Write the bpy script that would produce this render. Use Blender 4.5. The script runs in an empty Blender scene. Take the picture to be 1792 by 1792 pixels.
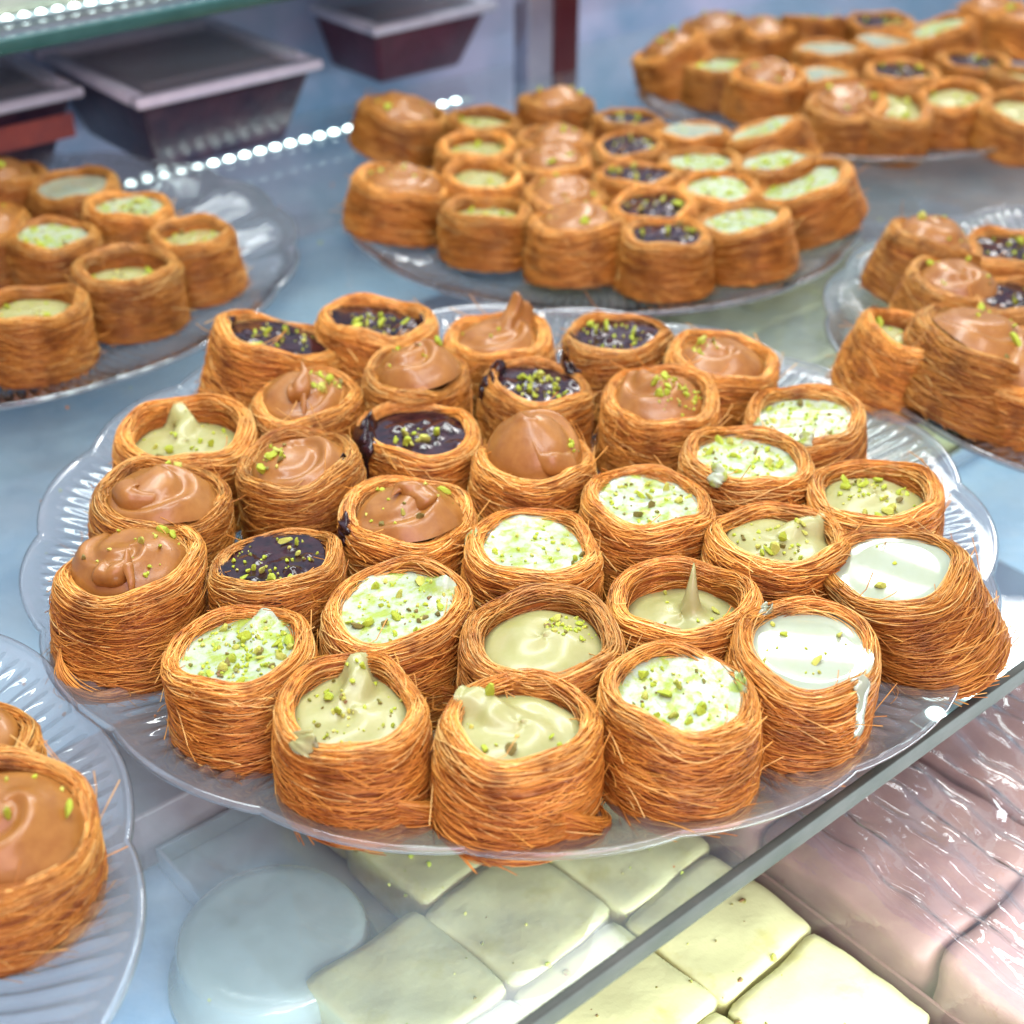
import bpy, math, random
import numpy as np
from mathutils import Vector, Matrix, Euler

S = bpy.context.scene
C = S.collection
PI = math.pi
R = math.radians

# ------------------------------------------------------------------ camera
FPX, CZ, PITCH = 2565.0, 0.357, R(33)
cam = bpy.data.cameras.new('camera')
cam.sensor_width = 36.0
cam.lens = FPX / 1792.0 * 36.0
cam.clip_start = 0.01
cam.clip_end = 50
cam.dof.use_dof = True
cam.dof.focus_distance = 0.530
cam.dof.aperture_fstop = 8.5
cam.dof.aperture_blades = 0
co = bpy.data.objects.new('camera', cam)
C.objects.link(co)
co.location = (0, 0, CZ)
co.rotation_euler = (PI / 2 - PITCH, 0, 0)
S.camera = co

# ------------------------------------------------------------------ light
W = bpy.data.worlds.new('World')
S.world = W
W.use_nodes = True
bg = W.node_tree.nodes['Background']
# the shop around the case: cool white lamps behind and above, warmer pink light from the customers' side
_n = W.node_tree.nodes
_tc = _n.new('ShaderNodeTexCoord')
_sp = _n.new('ShaderNodeSeparateXYZ')
_mr = _n.new('ShaderNodeMapRange')
_mr.inputs[1].default_value = -0.8
_mr.inputs[2].default_value = 0.8
_cr = _n.new('ShaderNodeValToRGB')
_cr.color_ramp.elements[0].color = (0.84, 0.60, 0.66, 1)
_cr.color_ramp.elements[1].color = (0.42, 0.70, 0.88, 1)
W.node_tree.links.new(_tc.outputs['Generated'], _sp.inputs[0])
W.node_tree.links.new(_sp.outputs['Y'], _mr.inputs[0])
W.node_tree.links.new(_mr.outputs[0], _cr.inputs[0])
W.node_tree.links.new(_cr.outputs[0], bg.inputs[0])
bg.inputs[1].default_value = 0.75


def area(name, loc, target, sx, sy, power, col):
    l = bpy.data.lights.new(name, 'AREA')
    l.shape = 'RECTANGLE'
    l.size = sx
    l.size_y = sy
    l.energy = power
    l.color = col
    o = bpy.data.objects.new(name, l)
    C.objects.link(o)
    o.location = loc
    d = Vector(target) - Vector(loc)
    o.rotation_euler = d.to_track_quat('-Z', 'Y').to_euler()
    return o


area('case_lamp', (-0.15, 0.75, 0.95), (0.02, 0.58, 0), 0.9, 0.22, 10.0, (0.93, 1.0, 0.98))
area('case_lamp_front', (0.45, 0.30, 0.85), (0.08, 0.50, 0), 0.55, 0.16, 3.0, (1.0, 0.95, 0.92))
area('far_nest_fill', (0.25, 1.50, 0.80), (0.15, 0.98, 0), 0.9, 0.18, 12.0, (1.0, 0.98, 0.94))  # added fill that brightens the nests on the far plates
area('pink_front_fill', (0.25, -0.55, 0.75), (0.0, 0.42, 0), 0.8, 0.6, 7.6, (1.0, 0.62, 0.72))  # added pink fill, stands in for the veil of the missing front glass
lc = area('lower_case_lamp', (0.42, 0.54, -0.045), (0.20, 0.80, -0.10), 1.5, 0.03, 3.2, (0.80, 0.95, 1.0))
_u = Vector((0.761, 0.649, 0.0)).normalized()          # the lamp runs along the case front and shines inwards and down
_f = (Vector((-0.649, 0.761, -0.35))).normalized()
_y = (-_f).cross(_u).normalized()
lc.rotation_euler = Matrix((_u, _y, -_f)).transposed().to_euler()
area('lower_lamp', (0.0, 0.25, 0.60), (0.15, 0.45, -0.1), 0.5, 0.1, 2.2, (0.85, 0.95, 1.0))
S.view_settings.view_transform = 'Standard'
S.view_settings.look = 'None'
S.view_settings.exposure = 0.0
S.view_settings.gamma = 1.0
S.cycles.use_denoising = True
S.cycles.max_bounces = 10
S.cycles.transparent_max_bounces = 24
S.cycles.transmission_bounces = 10
S.cycles.glossy_bounces = 5
S.cycles.diffuse_bounces = 3
S.cycles.caustics_reflective = False
S.cycles.caustics_refractive = False
S.cycles.sample_clamp_indirect = 4.0

# ------------------------------------------------------------------ helpers
CA, SA = math.cos(PITCH), math.sin(PITCH)


def bp(x, y, z):
    dx = (x - 896) / FPX
    dy = (896 - y) / FPX
    d = (dx, CA + dy * SA, -SA + dy * CA)
    t = (z - CZ) / d[2]
    return Vector((d[0] * t, d[1] * t, z))


U = Vector((0.761, 0.649, 0))          # along the case front
N = Vector((0.649, -0.761, 0))         # towards the customers
O = Vector((0.0057, 0.2764, 0))        # a point on the front edge of the glass shelf
YAW = math.atan2(U.y, U.x)


def an(a, n, z=0):
    return O + U * a + N * n + Vector((0, 0, z))


def mesh(name, V, F):
    m = bpy.data.meshes.new(name)
    m.from_pydata([tuple(v) for v in V], [], [tuple(f) for f in F])
    m.update()
    return m


def fast_mesh(name, V, Q, smooth=True):
    """V (n,3) float array, Q (m,k) int array"""
    m = bpy.data.meshes.new(name)
    V = np.asarray(V, dtype=np.float32)
    Q = np.asarray(Q, dtype=np.int32)
    k = Q.shape[1]
    m.vertices.add(len(V))
    m.vertices.foreach_set('co', V.ravel())
    m.loops.add(Q.size)
    m.loops.foreach_set('vertex_index', Q.ravel())
    m.polygons.add(len(Q))
    m.polygons.foreach_set('loop_start', np.arange(0, Q.size, k, dtype=np.int32))
    m.polygons.foreach_set('loop_total', np.full(len(Q), k, dtype=np.int32))
    m.polygons.foreach_set('use_smooth', np.full(len(Q), smooth))
    m.update(calc_edges=True)
    return m


def ob(name, me, mat=None, parent=None, kind=None, loc=None):
    o = bpy.data.objects.new(name, me)
    C.objects.link(o)
    if mat is not None and me is not None and not me.materials:
        me.materials.append(mat)
    if parent is not None:
        o.parent = parent
    if kind:
        o['kind'] = kind
    if loc is not None:
        o.location = loc
    return o


def tag(o, label, cat, group=None):
    o['label'] = label
    o['category'] = cat
    if group:
        o['group'] = group
    return o


def empty(name, loc=(0, 0, 0), rz=0.0):
    o = bpy.data.objects.new(name, None)
    C.objects.link(o)
    o.empty_display_size = 0.02
    o.location = loc
    o.rotation_euler = (0, 0, rz)
    return o


def box_mesh(name, x0, x1, y0, y1, z0, z1, bev=0.0, seg=2):
    import bmesh
    bm = bmesh.new()
    bmesh.ops.create_cube(bm, size=1)
    for v in bm.verts:
        v.co = Vector(((x0 + x1) / 2 + v.co.x * (x1 - x0), (y0 + y1) / 2 + v.co.y * (y1 - y0), (z0 + z1) / 2 + v.co.z * (z1 - z0)))
    if bev > 0:
        bmesh.ops.bevel(bm, geom=bm.edges[:], offset=bev, segments=seg, profile=0.6, affect='EDGES')
    m = bpy.data.meshes.new(name)
    bm.to_mesh(m)
    bm.free()
    for p in m.polygons:
        p.use_smooth = bev > 0
    return m


def grid_faces(nr, nc, wrap=False, off=0):
    cc = nc if wrap else nc - 1
    i = np.arange(nr - 1)[:, None]
    j = np.arange(cc)[None, :]
    a = i * nc + j
    b = i * nc + (j + 1) % nc
    return (np.stack([a, b, b + nc, a + nc], -1).reshape(-1, 4) + off)


# ------------------------------------------------------------------ materials
def new_mat(name):
    m = bpy.data.materials.new(name)
    m.use_nodes = True
    nt = m.node_tree
    b = nt.nodes['Principled BSDF']
    return m, nt, b


def link(nt, a, b):
    nt.links.new(a, b)


def noise(nt, scale, detail=4, vec=None, rough=0.6):
    n = nt.nodes.new('ShaderNodeTexNoise')
    n.inputs['Scale'].default_value = scale
    n.inputs['Detail'].default_value = detail
    n.inputs['Roughness'].default_value = rough
    if vec is not None:
        link(nt, vec, n.inputs['Vector'])
    return n


def ramp(nt, src, stops):
    r = nt.nodes.new('ShaderNodeValToRGB')
    e = r.color_ramp.elements
    while len(e) < len(stops):
        e.new(0.5)
    for k, (p, c) in enumerate(stops):
        e[k].position = p
        e[k].color = (*c, 1)
    link(nt, src, r.inputs[0])
    return r


def bump(nt, b, src, strength=0.3, dist=0.001):
    n = nt.nodes.new('ShaderNodeBump')
    n.inputs['Strength'].default_value = strength
    n.inputs['Distance'].default_value = dist
    link(nt, src, n.inputs['Height'])
    link(nt, n.outputs[0], b.inputs['Normal'])
    return n


def objco(nt, kind='Object'):
    t = nt.nodes.new('ShaderNodeTexCoord')
    return t.outputs[kind]


def mat_strands():
    m, nt, b = new_mat('kataifi_strands')
    at = nt.nodes.new('ShaderNodeAttribute')
    at.attribute_name = 'tone'
    oi = nt.nodes.new('ShaderNodeObjectInfo')
    n = noise(nt, 90, 3, objco(nt))
    r = ramp(nt, at.outputs['Fac'], [(0.0, (0.32, 0.090, 0.016)), (0.35, (0.62, 0.225, 0.032)), (0.75, (0.82, 0.375, 0.068)), (1.0, (0.94, 0.60, 0.20))])
    r2 = ramp(nt, n.outputs['Fac'], [(0.33, (0.52, 0.40, 0.36)), (0.52, (1.0, 1.0, 1.0))])
    mx = nt.nodes.new('ShaderNodeMix')
    mx.data_type = 'RGBA'
    mx.blend_type = 'MULTIPLY'
    mx.inputs[0].default_value = 0.7
    link(nt, r.outputs[0], mx.inputs[6])
    link(nt, r2.outputs[0], mx.inputs[7])
    hs = nt.nodes.new('ShaderNodeHueSaturation')
    mr = nt.nodes.new('ShaderNodeMapRange')
    mr.inputs[3].default_value = 0.74
    mr.inputs[4].default_value = 1.14
    link(nt, oi.outputs['Random'], mr.inputs[0])
    link(nt, mr.outputs[0], hs.inputs['Value'])
    # toasted patches
    nb = noise(nt, 38, 2, objco(nt))
    rb = ramp(nt, nb.outputs['Fac'], [(0.30, (0.30, 0.20, 0.22)), (0.44, (1.0, 1.0, 1.0))])
    mb = nt.nodes.new('ShaderNodeMix')
    mb.data_type = 'RGBA'
    mb.blend_type = 'MULTIPLY'
    mb.inputs[0].default_value = 0.5
    link(nt, mx.outputs[2], mb.inputs[6])
    link(nt, rb.outputs[0], mb.inputs[7])
    link(nt, mb.outputs[2], hs.inputs['Color'])
    link(nt, hs.outputs[0], b.inputs['Base Color'])
    b.inputs['Roughness'].default_value = 0.42
    b.inputs['Specular IOR Level'].default_value = 0.45
    b.inputs['Subsurface Weight'].default_value = 0.0
    return m


def mat_simple(name, col, rough=0.5, ns=0, c2=None, bs=0, bd=0.0005, coat=0, sss=0, spec=0.5, metallic=0, rmix=(0.35, 0.65)):
    m, nt, b = new_mat(name)
    b.inputs['Roughness'].default_value = rough
    b.inputs['Specular IOR Level'].default_value = spec
    b.inputs['Metallic'].default_value = metallic
    b.inputs['Coat Weight'].default_value = coat
    b.inputs['Coat Roughness'].default_value = 0.08
    if sss:
        b.inputs['Subsurface Weight'].default_value = sss
        b.inputs['Subsurface Radius'].default_value = (0.004, 0.003, 0.0015)
        b.inputs['Subsurface Scale'].default_value = 1.0
    if ns and c2:
        n = noise(nt, ns, 5, objco(nt))
        r = ramp(nt, n.outputs['Fac'], [(rmix[0], col), (rmix[1], c2)])
        link(nt, r.outputs[0], b.inputs['Base Color'])
        if bs:
            n2 = noise(nt, ns * 2.5, 4, objco(nt))
            bump(nt, b, n2.outputs['Fac'], bs, bd)
    else:
        b.inputs['Base Color'].default_value = (*col, 1)
        if bs:
            n2 = noise(nt, ns or 100, 4, objco(nt))
            bump(nt, b, n2.outputs['Fac'], bs, bd)
    return m


def mat_glass(name, tint=(0.95, 0.975, 0.98), haze=0.05, refr=0.25, spec=1.0, rough=0.03, bumpscale=0, hazecol=(0.8, 0.87, 0.92)):
    m = bpy.data.materials.new(name)
    m.use_nodes = True
    nt = m.node_tree
    nt.nodes.clear()
    out = nt.nodes.new('ShaderNodeOutputMaterial')
    tr = nt.nodes.new('ShaderNodeBsdfTransparent')
    tr.inputs[0].default_value = (*tint, 1)
    rf = nt.nodes.new('ShaderNodeBsdfRefraction')
    rf.inputs['IOR'].default_value = 1.3
    rf.inputs['Roughness'].default_value = 0.02
    rf.inputs[0].default_value = (*tint, 1)
    gl = nt.nodes.new('ShaderNodeBsdfGlossy')
    gl.inputs['Roughness'].default_value = rough
    df = nt.nodes.new('ShaderNodeBsdfDiffuse')
    df.inputs[0].default_value = (*hazecol, 1)
    # thin sheet: Schlick reflectance, the same from both sides
    fr = nt.nodes.new('ShaderNodeLayerWeight')
    fr.inputs[0].default_value = 0.5
    pw = nt.nodes.new('ShaderNodeMath')
    pw.operation = 'POWER'
    pw.inputs[1].default_value = 4.0
    link(nt, fr.outputs['Facing'], pw.inputs[0])
    mul = nt.nodes.new('ShaderNodeMath')
    mul.operation = 'MULTIPLY_ADD'
    mul.inputs[1].default_value = 0.75 * spec
    mul.inputs[2].default_value = 0.035 * spec
    mul.use_clamp = True
    link(nt, pw.outputs[0], mul.inputs[0])
    m1 = nt.nodes.new('ShaderNodeMixShader')
    m1.inputs[0].default_value = refr
    link(nt, tr.outputs[0], m1.inputs[1])
    link(nt, rf.outputs[0], m1.inputs[2])
    m2 = nt.nodes.new('ShaderNodeMixShader')
    m2.inputs[0].default_value = haze
    link(nt, m1.outputs[0], m2.inputs[1])
    link(nt, df.outputs[0], m2.inputs[2])
    m3 = nt.nodes.new('ShaderNodeMixShader')
    link(nt, mul.outputs[0], m3.inputs[0])
    link(nt, m2.outputs[0], m3.inputs[1])
    link(nt, gl.outputs[0], m3.inputs[2])
    link(nt, m3.outputs[0], out.inputs[0])
    if bumpscale:
        n = noise(nt, bumpscale, 5, objco(nt))
        bn = nt.nodes.new('ShaderNodeBump')
        bn.inputs['Strength'].default_value = 0.5
        bn.inputs['Distance'].default_value = 0.002
        link(nt, n.outputs['Fac'], bn.inputs['Height'])
        for s in (gl, fr, rf):
            link(nt, bn.outputs[0], s.inputs['Normal'])
    return m


def mat_emit(name, col, st):
    m = bpy.data.materials.new(name)
    m.use_nodes = True
    nt = m.node_tree
    nt.nodes.clear()
    out = nt.nodes.new('ShaderNodeOutputMaterial')
    e = nt.nodes.new('ShaderNodeEmission')
    e.inputs[0].default_value = (*col, 1)
    e.inputs[1].default_value = st
    link(nt, e.outputs[0], out.inputs[0])
    return m


M = {}
M['strand'] = mat_strands()
M['core'] = mat_simple('kataifi_core', (0.30, 0.09, 0.016), 0.6, 220, (0.60, 0.22, 0.035), 0.6, 0.0006)
M['cream'] = mat_simple('white_cream', (0.40, 0.47, 0.34), 0.30, 170, (0.31, 0.40, 0.06), 0.45, 0.0008, coat=0.3, sss=0.2, rmix=(0.47, 0.60))
M['milk'] = mat_simple('plain_cream', (0.37, 0.42, 0.32), 0.16, 60, (0.34, 0.39, 0.27), 0.08, 0.0003, coat=0.4, sss=0.25)
M['tan'] = mat_simple('tan_cream', (0.38, 0.37, 0.17), 0.36, 120, (0.33, 0.33, 0.12), 0.2, 0.0004, coat=0.15, sss=0.2)
M['caramel'] = mat_simple('caramel_cream', (0.36, 0.158, 0.034), 0.34, 130, (0.28, 0.108, 0.020), 0.3, 0.0005, coat=0.16, sss=0.15)
M['dark'] = mat_simple('dark_fruit_jam', (0.009, 0.005, 0.007), 0.12, 160, (0.040, 0.012, 0.014), 0.25, 0.0006, coat=0.25, spec=0.4)
M['nut'] = mat_simple('pistachio', (0.54, 0.62, 0.05), 0.5, 500, (0.32, 0.44, 0.03), 0.6, 0.0004, sss=0.1)
M['nut_pale'] = mat_simple('pistachio_pale', (0.62, 0.58, 0.14), 0.55, 400, (0.42, 0.50, 0.06), 0.6, 0.0004)
M['nut_dark'] = mat_simple('pistachio_skin', (0.20, 0.26, 0.03), 0.5, 500, (0.24, 0.10, 0.05), 0.6, 0.0004)
M['glass'] = mat_glass('pressed_glass', haze=0.075, refr=0.30, spec=2.3, rough=0.05, tint=(0.985, 0.99, 0.995), hazecol=(0.85, 0.93, 1.0))
M['sheet'] = mat_glass('shelf_glass', tint=(0.975, 0.99, 0.988), haze=0.05, refr=0.0, spec=0.8, rough=0.012, hazecol=(0.55, 0.75, 0.82))
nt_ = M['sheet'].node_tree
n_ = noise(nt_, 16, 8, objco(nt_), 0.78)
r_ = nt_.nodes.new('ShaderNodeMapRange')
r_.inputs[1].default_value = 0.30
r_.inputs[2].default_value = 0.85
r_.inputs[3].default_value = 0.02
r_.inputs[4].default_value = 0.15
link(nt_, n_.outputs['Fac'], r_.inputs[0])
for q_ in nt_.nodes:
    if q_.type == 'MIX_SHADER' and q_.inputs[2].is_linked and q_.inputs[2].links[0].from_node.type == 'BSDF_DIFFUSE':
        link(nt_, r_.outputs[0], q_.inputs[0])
M['sheet_edge'] = mat_simple('glass_edge', (0.055, 0.065, 0.055), 0.5, 40, (0.085, 0.09, 0.08), spec=0.2)
M['sheet_edge_teal'] = mat_simple('glass_edge_teal', (0.015, 0.085, 0.08), 0.2, 40, (0.03, 0.12, 0.11), spec=0.7)
M['plastic'] = mat_glass('clear_plastic', haze=0.10, refr=0.0, spec=0.6, rough=0.12, bumpscale=60)
M['pale_rim'] = mat_simple('pale_plastic_rim', (0.66, 0.68, 0.80), 0.2, 60, (0.78, 0.80, 0.90), coat=0.4)
M['lid'] = mat_glass('lid_plastic', haze=0.36, refr=0.0, spec=1.6, rough=0.06, bumpscale=70, hazecol=(0.74, 0.88, 0.80))
M['film'] = mat_glass('cling_film', haze=0.03, refr=0.0, spec=3.2, rough=0.045, bumpscale=28, hazecol=(0.8, 0.75, 0.9))
M['led'] = mat_emit('led_glint_glow', (0.82, 1.0, 0.97), 9.0)
M['led_base'] = mat_simple('led_glint_row', (0.45, 0.6, 0.62), 0.35, 80, (0.5, 0.66, 0.68))
M['slab'] = mat_simple('yellow_cake', (0.62, 0.61, 0.31), 0.45, 46, (0.50, 0.46, 0.13), 0.5, 0.001, coat=0.25, rmix=(0.52, 0.74))
M['lower'] = mat_simple('lower_tray_metal', (0.38, 0.62, 0.86), 0.22, 14, (0.62, 0.80, 0.94), 0.35, 0.004, spec=0.6)
M['rail'] = mat_simple('rail_metal', (0.20, 0.15, 0.16), 0.35, 30, (0.26, 0.21, 0.22), spec=0.6)
M['trayw'] = mat_simple('tray_steel', (0.50, 0.56, 0.62), 0.25, 30, (0.60, 0.66, 0.70), metallic=0.6)
M['pink'] = mat_simple('pink_cake', (0.25, 0.125, 0.11), 0.5, 30, (0.36, 0.20, 0.16), 0.4, 0.001)
M['cookie'] = mat_simple('cookie', (0.45, 0.25, 0.17), 0.6, 90, (0.34, 0.16, 0.12), 0.5, 0.001)
M['brown'] = mat_simple('brown_board', (0.26, 0.18, 0.15), 0.5, 12, (0.33, 0.23, 0.20), 0.2, 0.002)
M['blue_dark'] = mat_simple('dark_gap_tone', (0.10, 0.12, 0.20), 0.35, 20, (0.15, 0.17, 0.26))
M['dk_box'] = mat_simple('dark_sweet', (0.030, 0.018, 0.040), 0.3, 60, (0.07, 0.03, 0.05), 0.5, 0.002)
M['red'] = mat_simple('red_sweet', (0.35, 0.07, 0.05), 0.4, 50, (0.22, 0.05, 0.05))
M['post'] = mat_simple('dark_red_post', (0.085, 0.016, 0.024), 0.3, 30, (0.11, 0.025, 0.03))
M['chrome'] = mat_simple('pale_post', (0.55, 0.58, 0.70), 0.2, 30, (0.45, 0.48, 0.62), metallic=0.5)
M['wall'] = mat_simple('back_panel', (0.16, 0.30, 0.44), 0.35, 5, (0.50, 0.50, 0.66), rmix=(0.4, 0.62))
M['ground'] = mat_simple('shop_floor', (0.24, 0.20, 0.22), 0.4, 8, (0.30, 0.25, 0.27))

# ------------------------------------------------------------------ setting
def quad_box(name, a0, a1, n0, n1, z0, z1, mat, bev=0.0, parent=None, kind=None):
    """a box in the case's own frame"""
    m = box_mesh(name, a0, a1, -n1, -n0, z0, z1, bev)
    o = ob(name, m, mat, parent, kind)
    if parent is None:
        o.location = (O.x, O.y, 0)
        o.rotation_euler = (0, 0, YAW)
    return o


def case_empty(name):
    return empty(name, (O.x, O.y, 0), YAW)


quad_box('floor', -6, 6, -6, 6, -0.92, -0.9, M['ground'], kind='structure')
lower = quad_box('lower_shelf', -0.75, 1.6, -0.80, 0.16, -0.135, -0.127, M['lower'], kind='structure')
wall = quad_box('back_wall', -1.2, 2.4, -0.86, -0.83, -0.3, 0.9, M['wall'], kind='structure')

# glass shelf: two layers (sheet and the dark cut edge)
sh = case_empty('glass_shelf')
tag(sh, 'clear glass shelf with a dark grey cut edge carrying the round plates', 'shelf')
quad_box('pane', -0.75, 1.6, -0.745, -0.0035, -0.0080, -0.0005, M['sheet'], parent=sh)
quad_box('cut_edge', -0.75, 1.6, -0.0033, 0.0, -0.0085, 0.0, M['sheet_edge'], bev=0.0006, parent=sh)
for k, a in enumerate((-0.6, 1.45)):
    quad_box('bracket', a, a + 0.02, -0.83, -0.746, -0.012, 0.0, M['chrome'], parent=sh)

up = case_empty('upper_glass_shelf')
tag(up, 'upper glass shelf with dark teal cut edge above the dark boxes', 'shelf')
quad_box('pane', -0.75, 1.6, -0.83, -0.6105, 0.126, 0.1335, M['sheet'], parent=up)
quad_box('cut_edge', -0.75, 1.6, -0.6100, -0.603, 0.1257, 0.134, M['sheet_edge_teal'], bev=0.0008, parent=up)
# something pale lying on the upper shelf, seen through its glass
pb = tag(quad_box('paper_board', -0.2, 0.60, -0.82, -0.645, 0.136, 0.140, mat_simple('paper_board', (0.22, 0.26, 0.20), 0.6, 20, (0.34, 0.34, 0.26))),
         'grey green board lying on the upper glass shelf at the top left corner', 'board')

po = empty('shelf_post', bp(975, 118, 0.0), YAW)
tag(po, 'dark red upright post behind the glass shelf beside the blue panel', 'post')
ob('post_core', box_mesh('post_core', -0.013, 0.013, -0.012, 0.012, -0.12, 0.45, 0.002), M['post'], po)
ob('post_strip', box_mesh('post_strip', -0.040, -0.0135, -0.010, 0.010, -0.12, 0.45, 0.002), M['chrome'], po)

# rows of glowing domes; those on the glass tops stand in for lamp reflections
led_me = None


def led_glint_dome(r):
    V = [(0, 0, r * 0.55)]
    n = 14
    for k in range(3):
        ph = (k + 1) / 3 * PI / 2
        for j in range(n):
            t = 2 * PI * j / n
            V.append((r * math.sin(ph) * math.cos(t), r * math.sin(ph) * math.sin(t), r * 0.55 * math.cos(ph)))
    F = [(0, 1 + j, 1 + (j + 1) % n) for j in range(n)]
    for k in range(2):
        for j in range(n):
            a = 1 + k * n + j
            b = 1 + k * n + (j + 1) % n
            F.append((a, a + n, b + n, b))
    m = mesh('led_glint_dome', V, F)
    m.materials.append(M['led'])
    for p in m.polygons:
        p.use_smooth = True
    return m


def led_glint_row(a0, a1, n, z, step, r, label, jit=0.0):
    e = case_empty('led_glint_row')
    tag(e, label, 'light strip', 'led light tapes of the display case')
    quad_box('dot_base', a0 - step / 2, a1 + step / 2, n - r * 1.15, n + r * 1.15, z - 0.0012, z - 0.0002, M['led_base'], parent=e)
    me = led_glint_dome(r)
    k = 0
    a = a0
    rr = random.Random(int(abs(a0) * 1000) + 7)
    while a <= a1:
        o = ob('led_glint_dot', me, None, e)
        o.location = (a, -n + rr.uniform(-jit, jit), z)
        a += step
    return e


led_glint_row(0.15, 0.53, -0.688, 0.0018, 0.0128, 0.0033, 'row of glowing dots standing for lamp reflections on glass behind the middle tray of pastries')
led_glint_row(0.04, 0.42, -0.640, 0.1355, 0.0105, 0.0028, 'row of small glowing dots standing for lamp reflections in the upper glass shelf')
led_glint_row(0.214, 0.38, -0.012, -0.0100, 0.0195, 0.0040, 'lamps under the front shelf edge at the right of the large plate')
# ------------------------------------------------------------------ lower level
slab_me = []


def soft_block(name, hx, hy, hz, seed, k=11, amp=0.0008, p=15.0):
    """a hand-cut soft block: rounded edges, sagging sides, uneven top"""
    import bmesh
    bm = bmesh.new()
    bmesh.ops.create_cube(bm, size=2)
    bmesh.ops.subdivide_edges(bm, edges=bm.edges[:], cuts=k, use_grid_fill=True)
    rg = random.Random(seed)
    q = [rg.uniform(0, 6.28) for _ in range(8)]
    f = [rg.uniform(60, 150) for _ in range(4)]
    sk = (rg.uniform(-.05, .05), rg.uniform(-.05, .05))
    for v in bm.verts:
        x, y, z = v.co
        n = (abs(x) ** p + abs(y) ** p + abs(z) ** p) ** (1 / p)
        m = max(abs(x), abs(y), abs(z))
        x, y, z = x / n * m, y / n * m, z / n * m
        X, Y, Z = x * hx + sk[0] * y * hx, y * hy + sk[1] * x * hy, z * hz
        w = math.sin(f[0] * X + q[0]) * math.sin(f[1] * Y + q[1]) + .6 * math.sin(f[2] * 2.3 * X + q[2]) * math.sin(f[3] * 2.1 * Y + q[3])
        Z += amp * w * (1 if z > 0 else 0)
        X += amp * .7 * math.sin(170 * Z + 90 * Y + q[4]) * abs(x)
        Y += amp * .7 * math.sin(150 * Z + 110 * X + q[5]) * abs(y)
        v.co = (X, Y, Z + hz)
    m = bpy.data.meshes.new(name)
    bm.to_mesh(m)
    bm.free()
    for pl in m.polygons:
        pl.use_smooth = True
    return m


for v in range(5):
    m = soft_block('cake_square', 0.0282, 0.0282, 0.013, 50 + v)
    m.materials.append(M['slab'])
    slab_me.append(m)


def chunk(seed, n=14):
    """irregular faceted crumb about 1 unit across"""
    import bmesh
    rr = random.Random(seed)
    bm = bmesh.new()
    bmesh.ops.create_icosphere(bm, subdivisions=2, radius=0.5)
    planes = [(Vector((rr.gauss(0, 1), rr.gauss(0, 1), rr.gauss(0, 1))).normalized(), rr.uniform(0.20, 0.40)) for _ in range(8)]
    for v in bm.verts:
        for nrm, d in planes:
            t = v.co.dot(nrm)
            if t > d:
                v.co -= nrm * (t - d)
        v.co *= 1 + rr.uniform(-0.06, 0.06)
        v.co.z *= 0.8
    m = bpy.data.meshes.new('pistachio_piece')
    bm.to_mesh(m)
    bm.free()
    for p in m.polygons:
        p.use_smooth = False
    return m


CH = []
for k in range(8):
    m = chunk(k)
    m.materials.append(M['nut'] if k < 4 else M['nut_pale'] if k < 6 else M['nut_dark'])
    CH.append(m)
CHV = [(np.array([v.co[:] for v in m.vertices]), [tuple(p.vertices) for p in m.polygons]) for m in CH]


def crumbs_mesh(name, pts, mats=('nut', 'nut_dark', 'nut_pale'), pd=0.2, seed=0):
    """pts: (x,y,z,size) joined crumbs"""
    rr = random.Random(seed)
    V, F, MI = [], [], []
    for (x, y, z, s) in pts:
        vs, fs = CHV[rr.randrange(8)]
        Rm = np.array(Euler((rr.uniform(0, 6), rr.uniform(0, 6), rr.uniform(0, 6))).to_matrix())
        q = vs @ Rm.T * s + np.array((x, y, z))
        o = len(V)
        V.extend(map(tuple, q))
        F.extend(tuple(i + o for i in f) for f in fs)
        mi = 1 if rr.random() < pd else (2 if len(mats) > 2 and rr.random() < .35 else 0)
        MI.extend([mi] * len(fs))
    m = mesh(name, V, F)
    for k in mats:
        m.materials.append(M[k])
    m.polygons.foreach_set('material_index', MI)
    m.polygons.foreach_set('use_smooth', [False] * len(MI))
    m.update()
    return m


def tray(label, a0, a1, n0, n1, z, h, mat):
    e = case_empty('sweets_tray')
    tag(e, label, 'tray', 'trays on the lower shelf')
    quad_box('tray_base', a0, a1, n0, n1, z, z + 0.002, mat, parent=e)
    t = 0.0018
    quad_box('tray_side', a0 - t, a0 - 0.0002, n0 - t, n1 + t, z, z + h, mat, parent=e)
    quad_box('tray_side', a1 + 0.0002, a1 + t, n0 - t, n1 + t, z, z + h, mat, parent=e)
    quad_box('tray_side', a0, a1, n0 - t, n0 - 0.0002, z, z + h, mat, parent=e)
    quad_box('tray_side', a0, a1, n1 + 0.0002, n1 + t, z, z + h, mat, parent=e)
    return e


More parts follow.
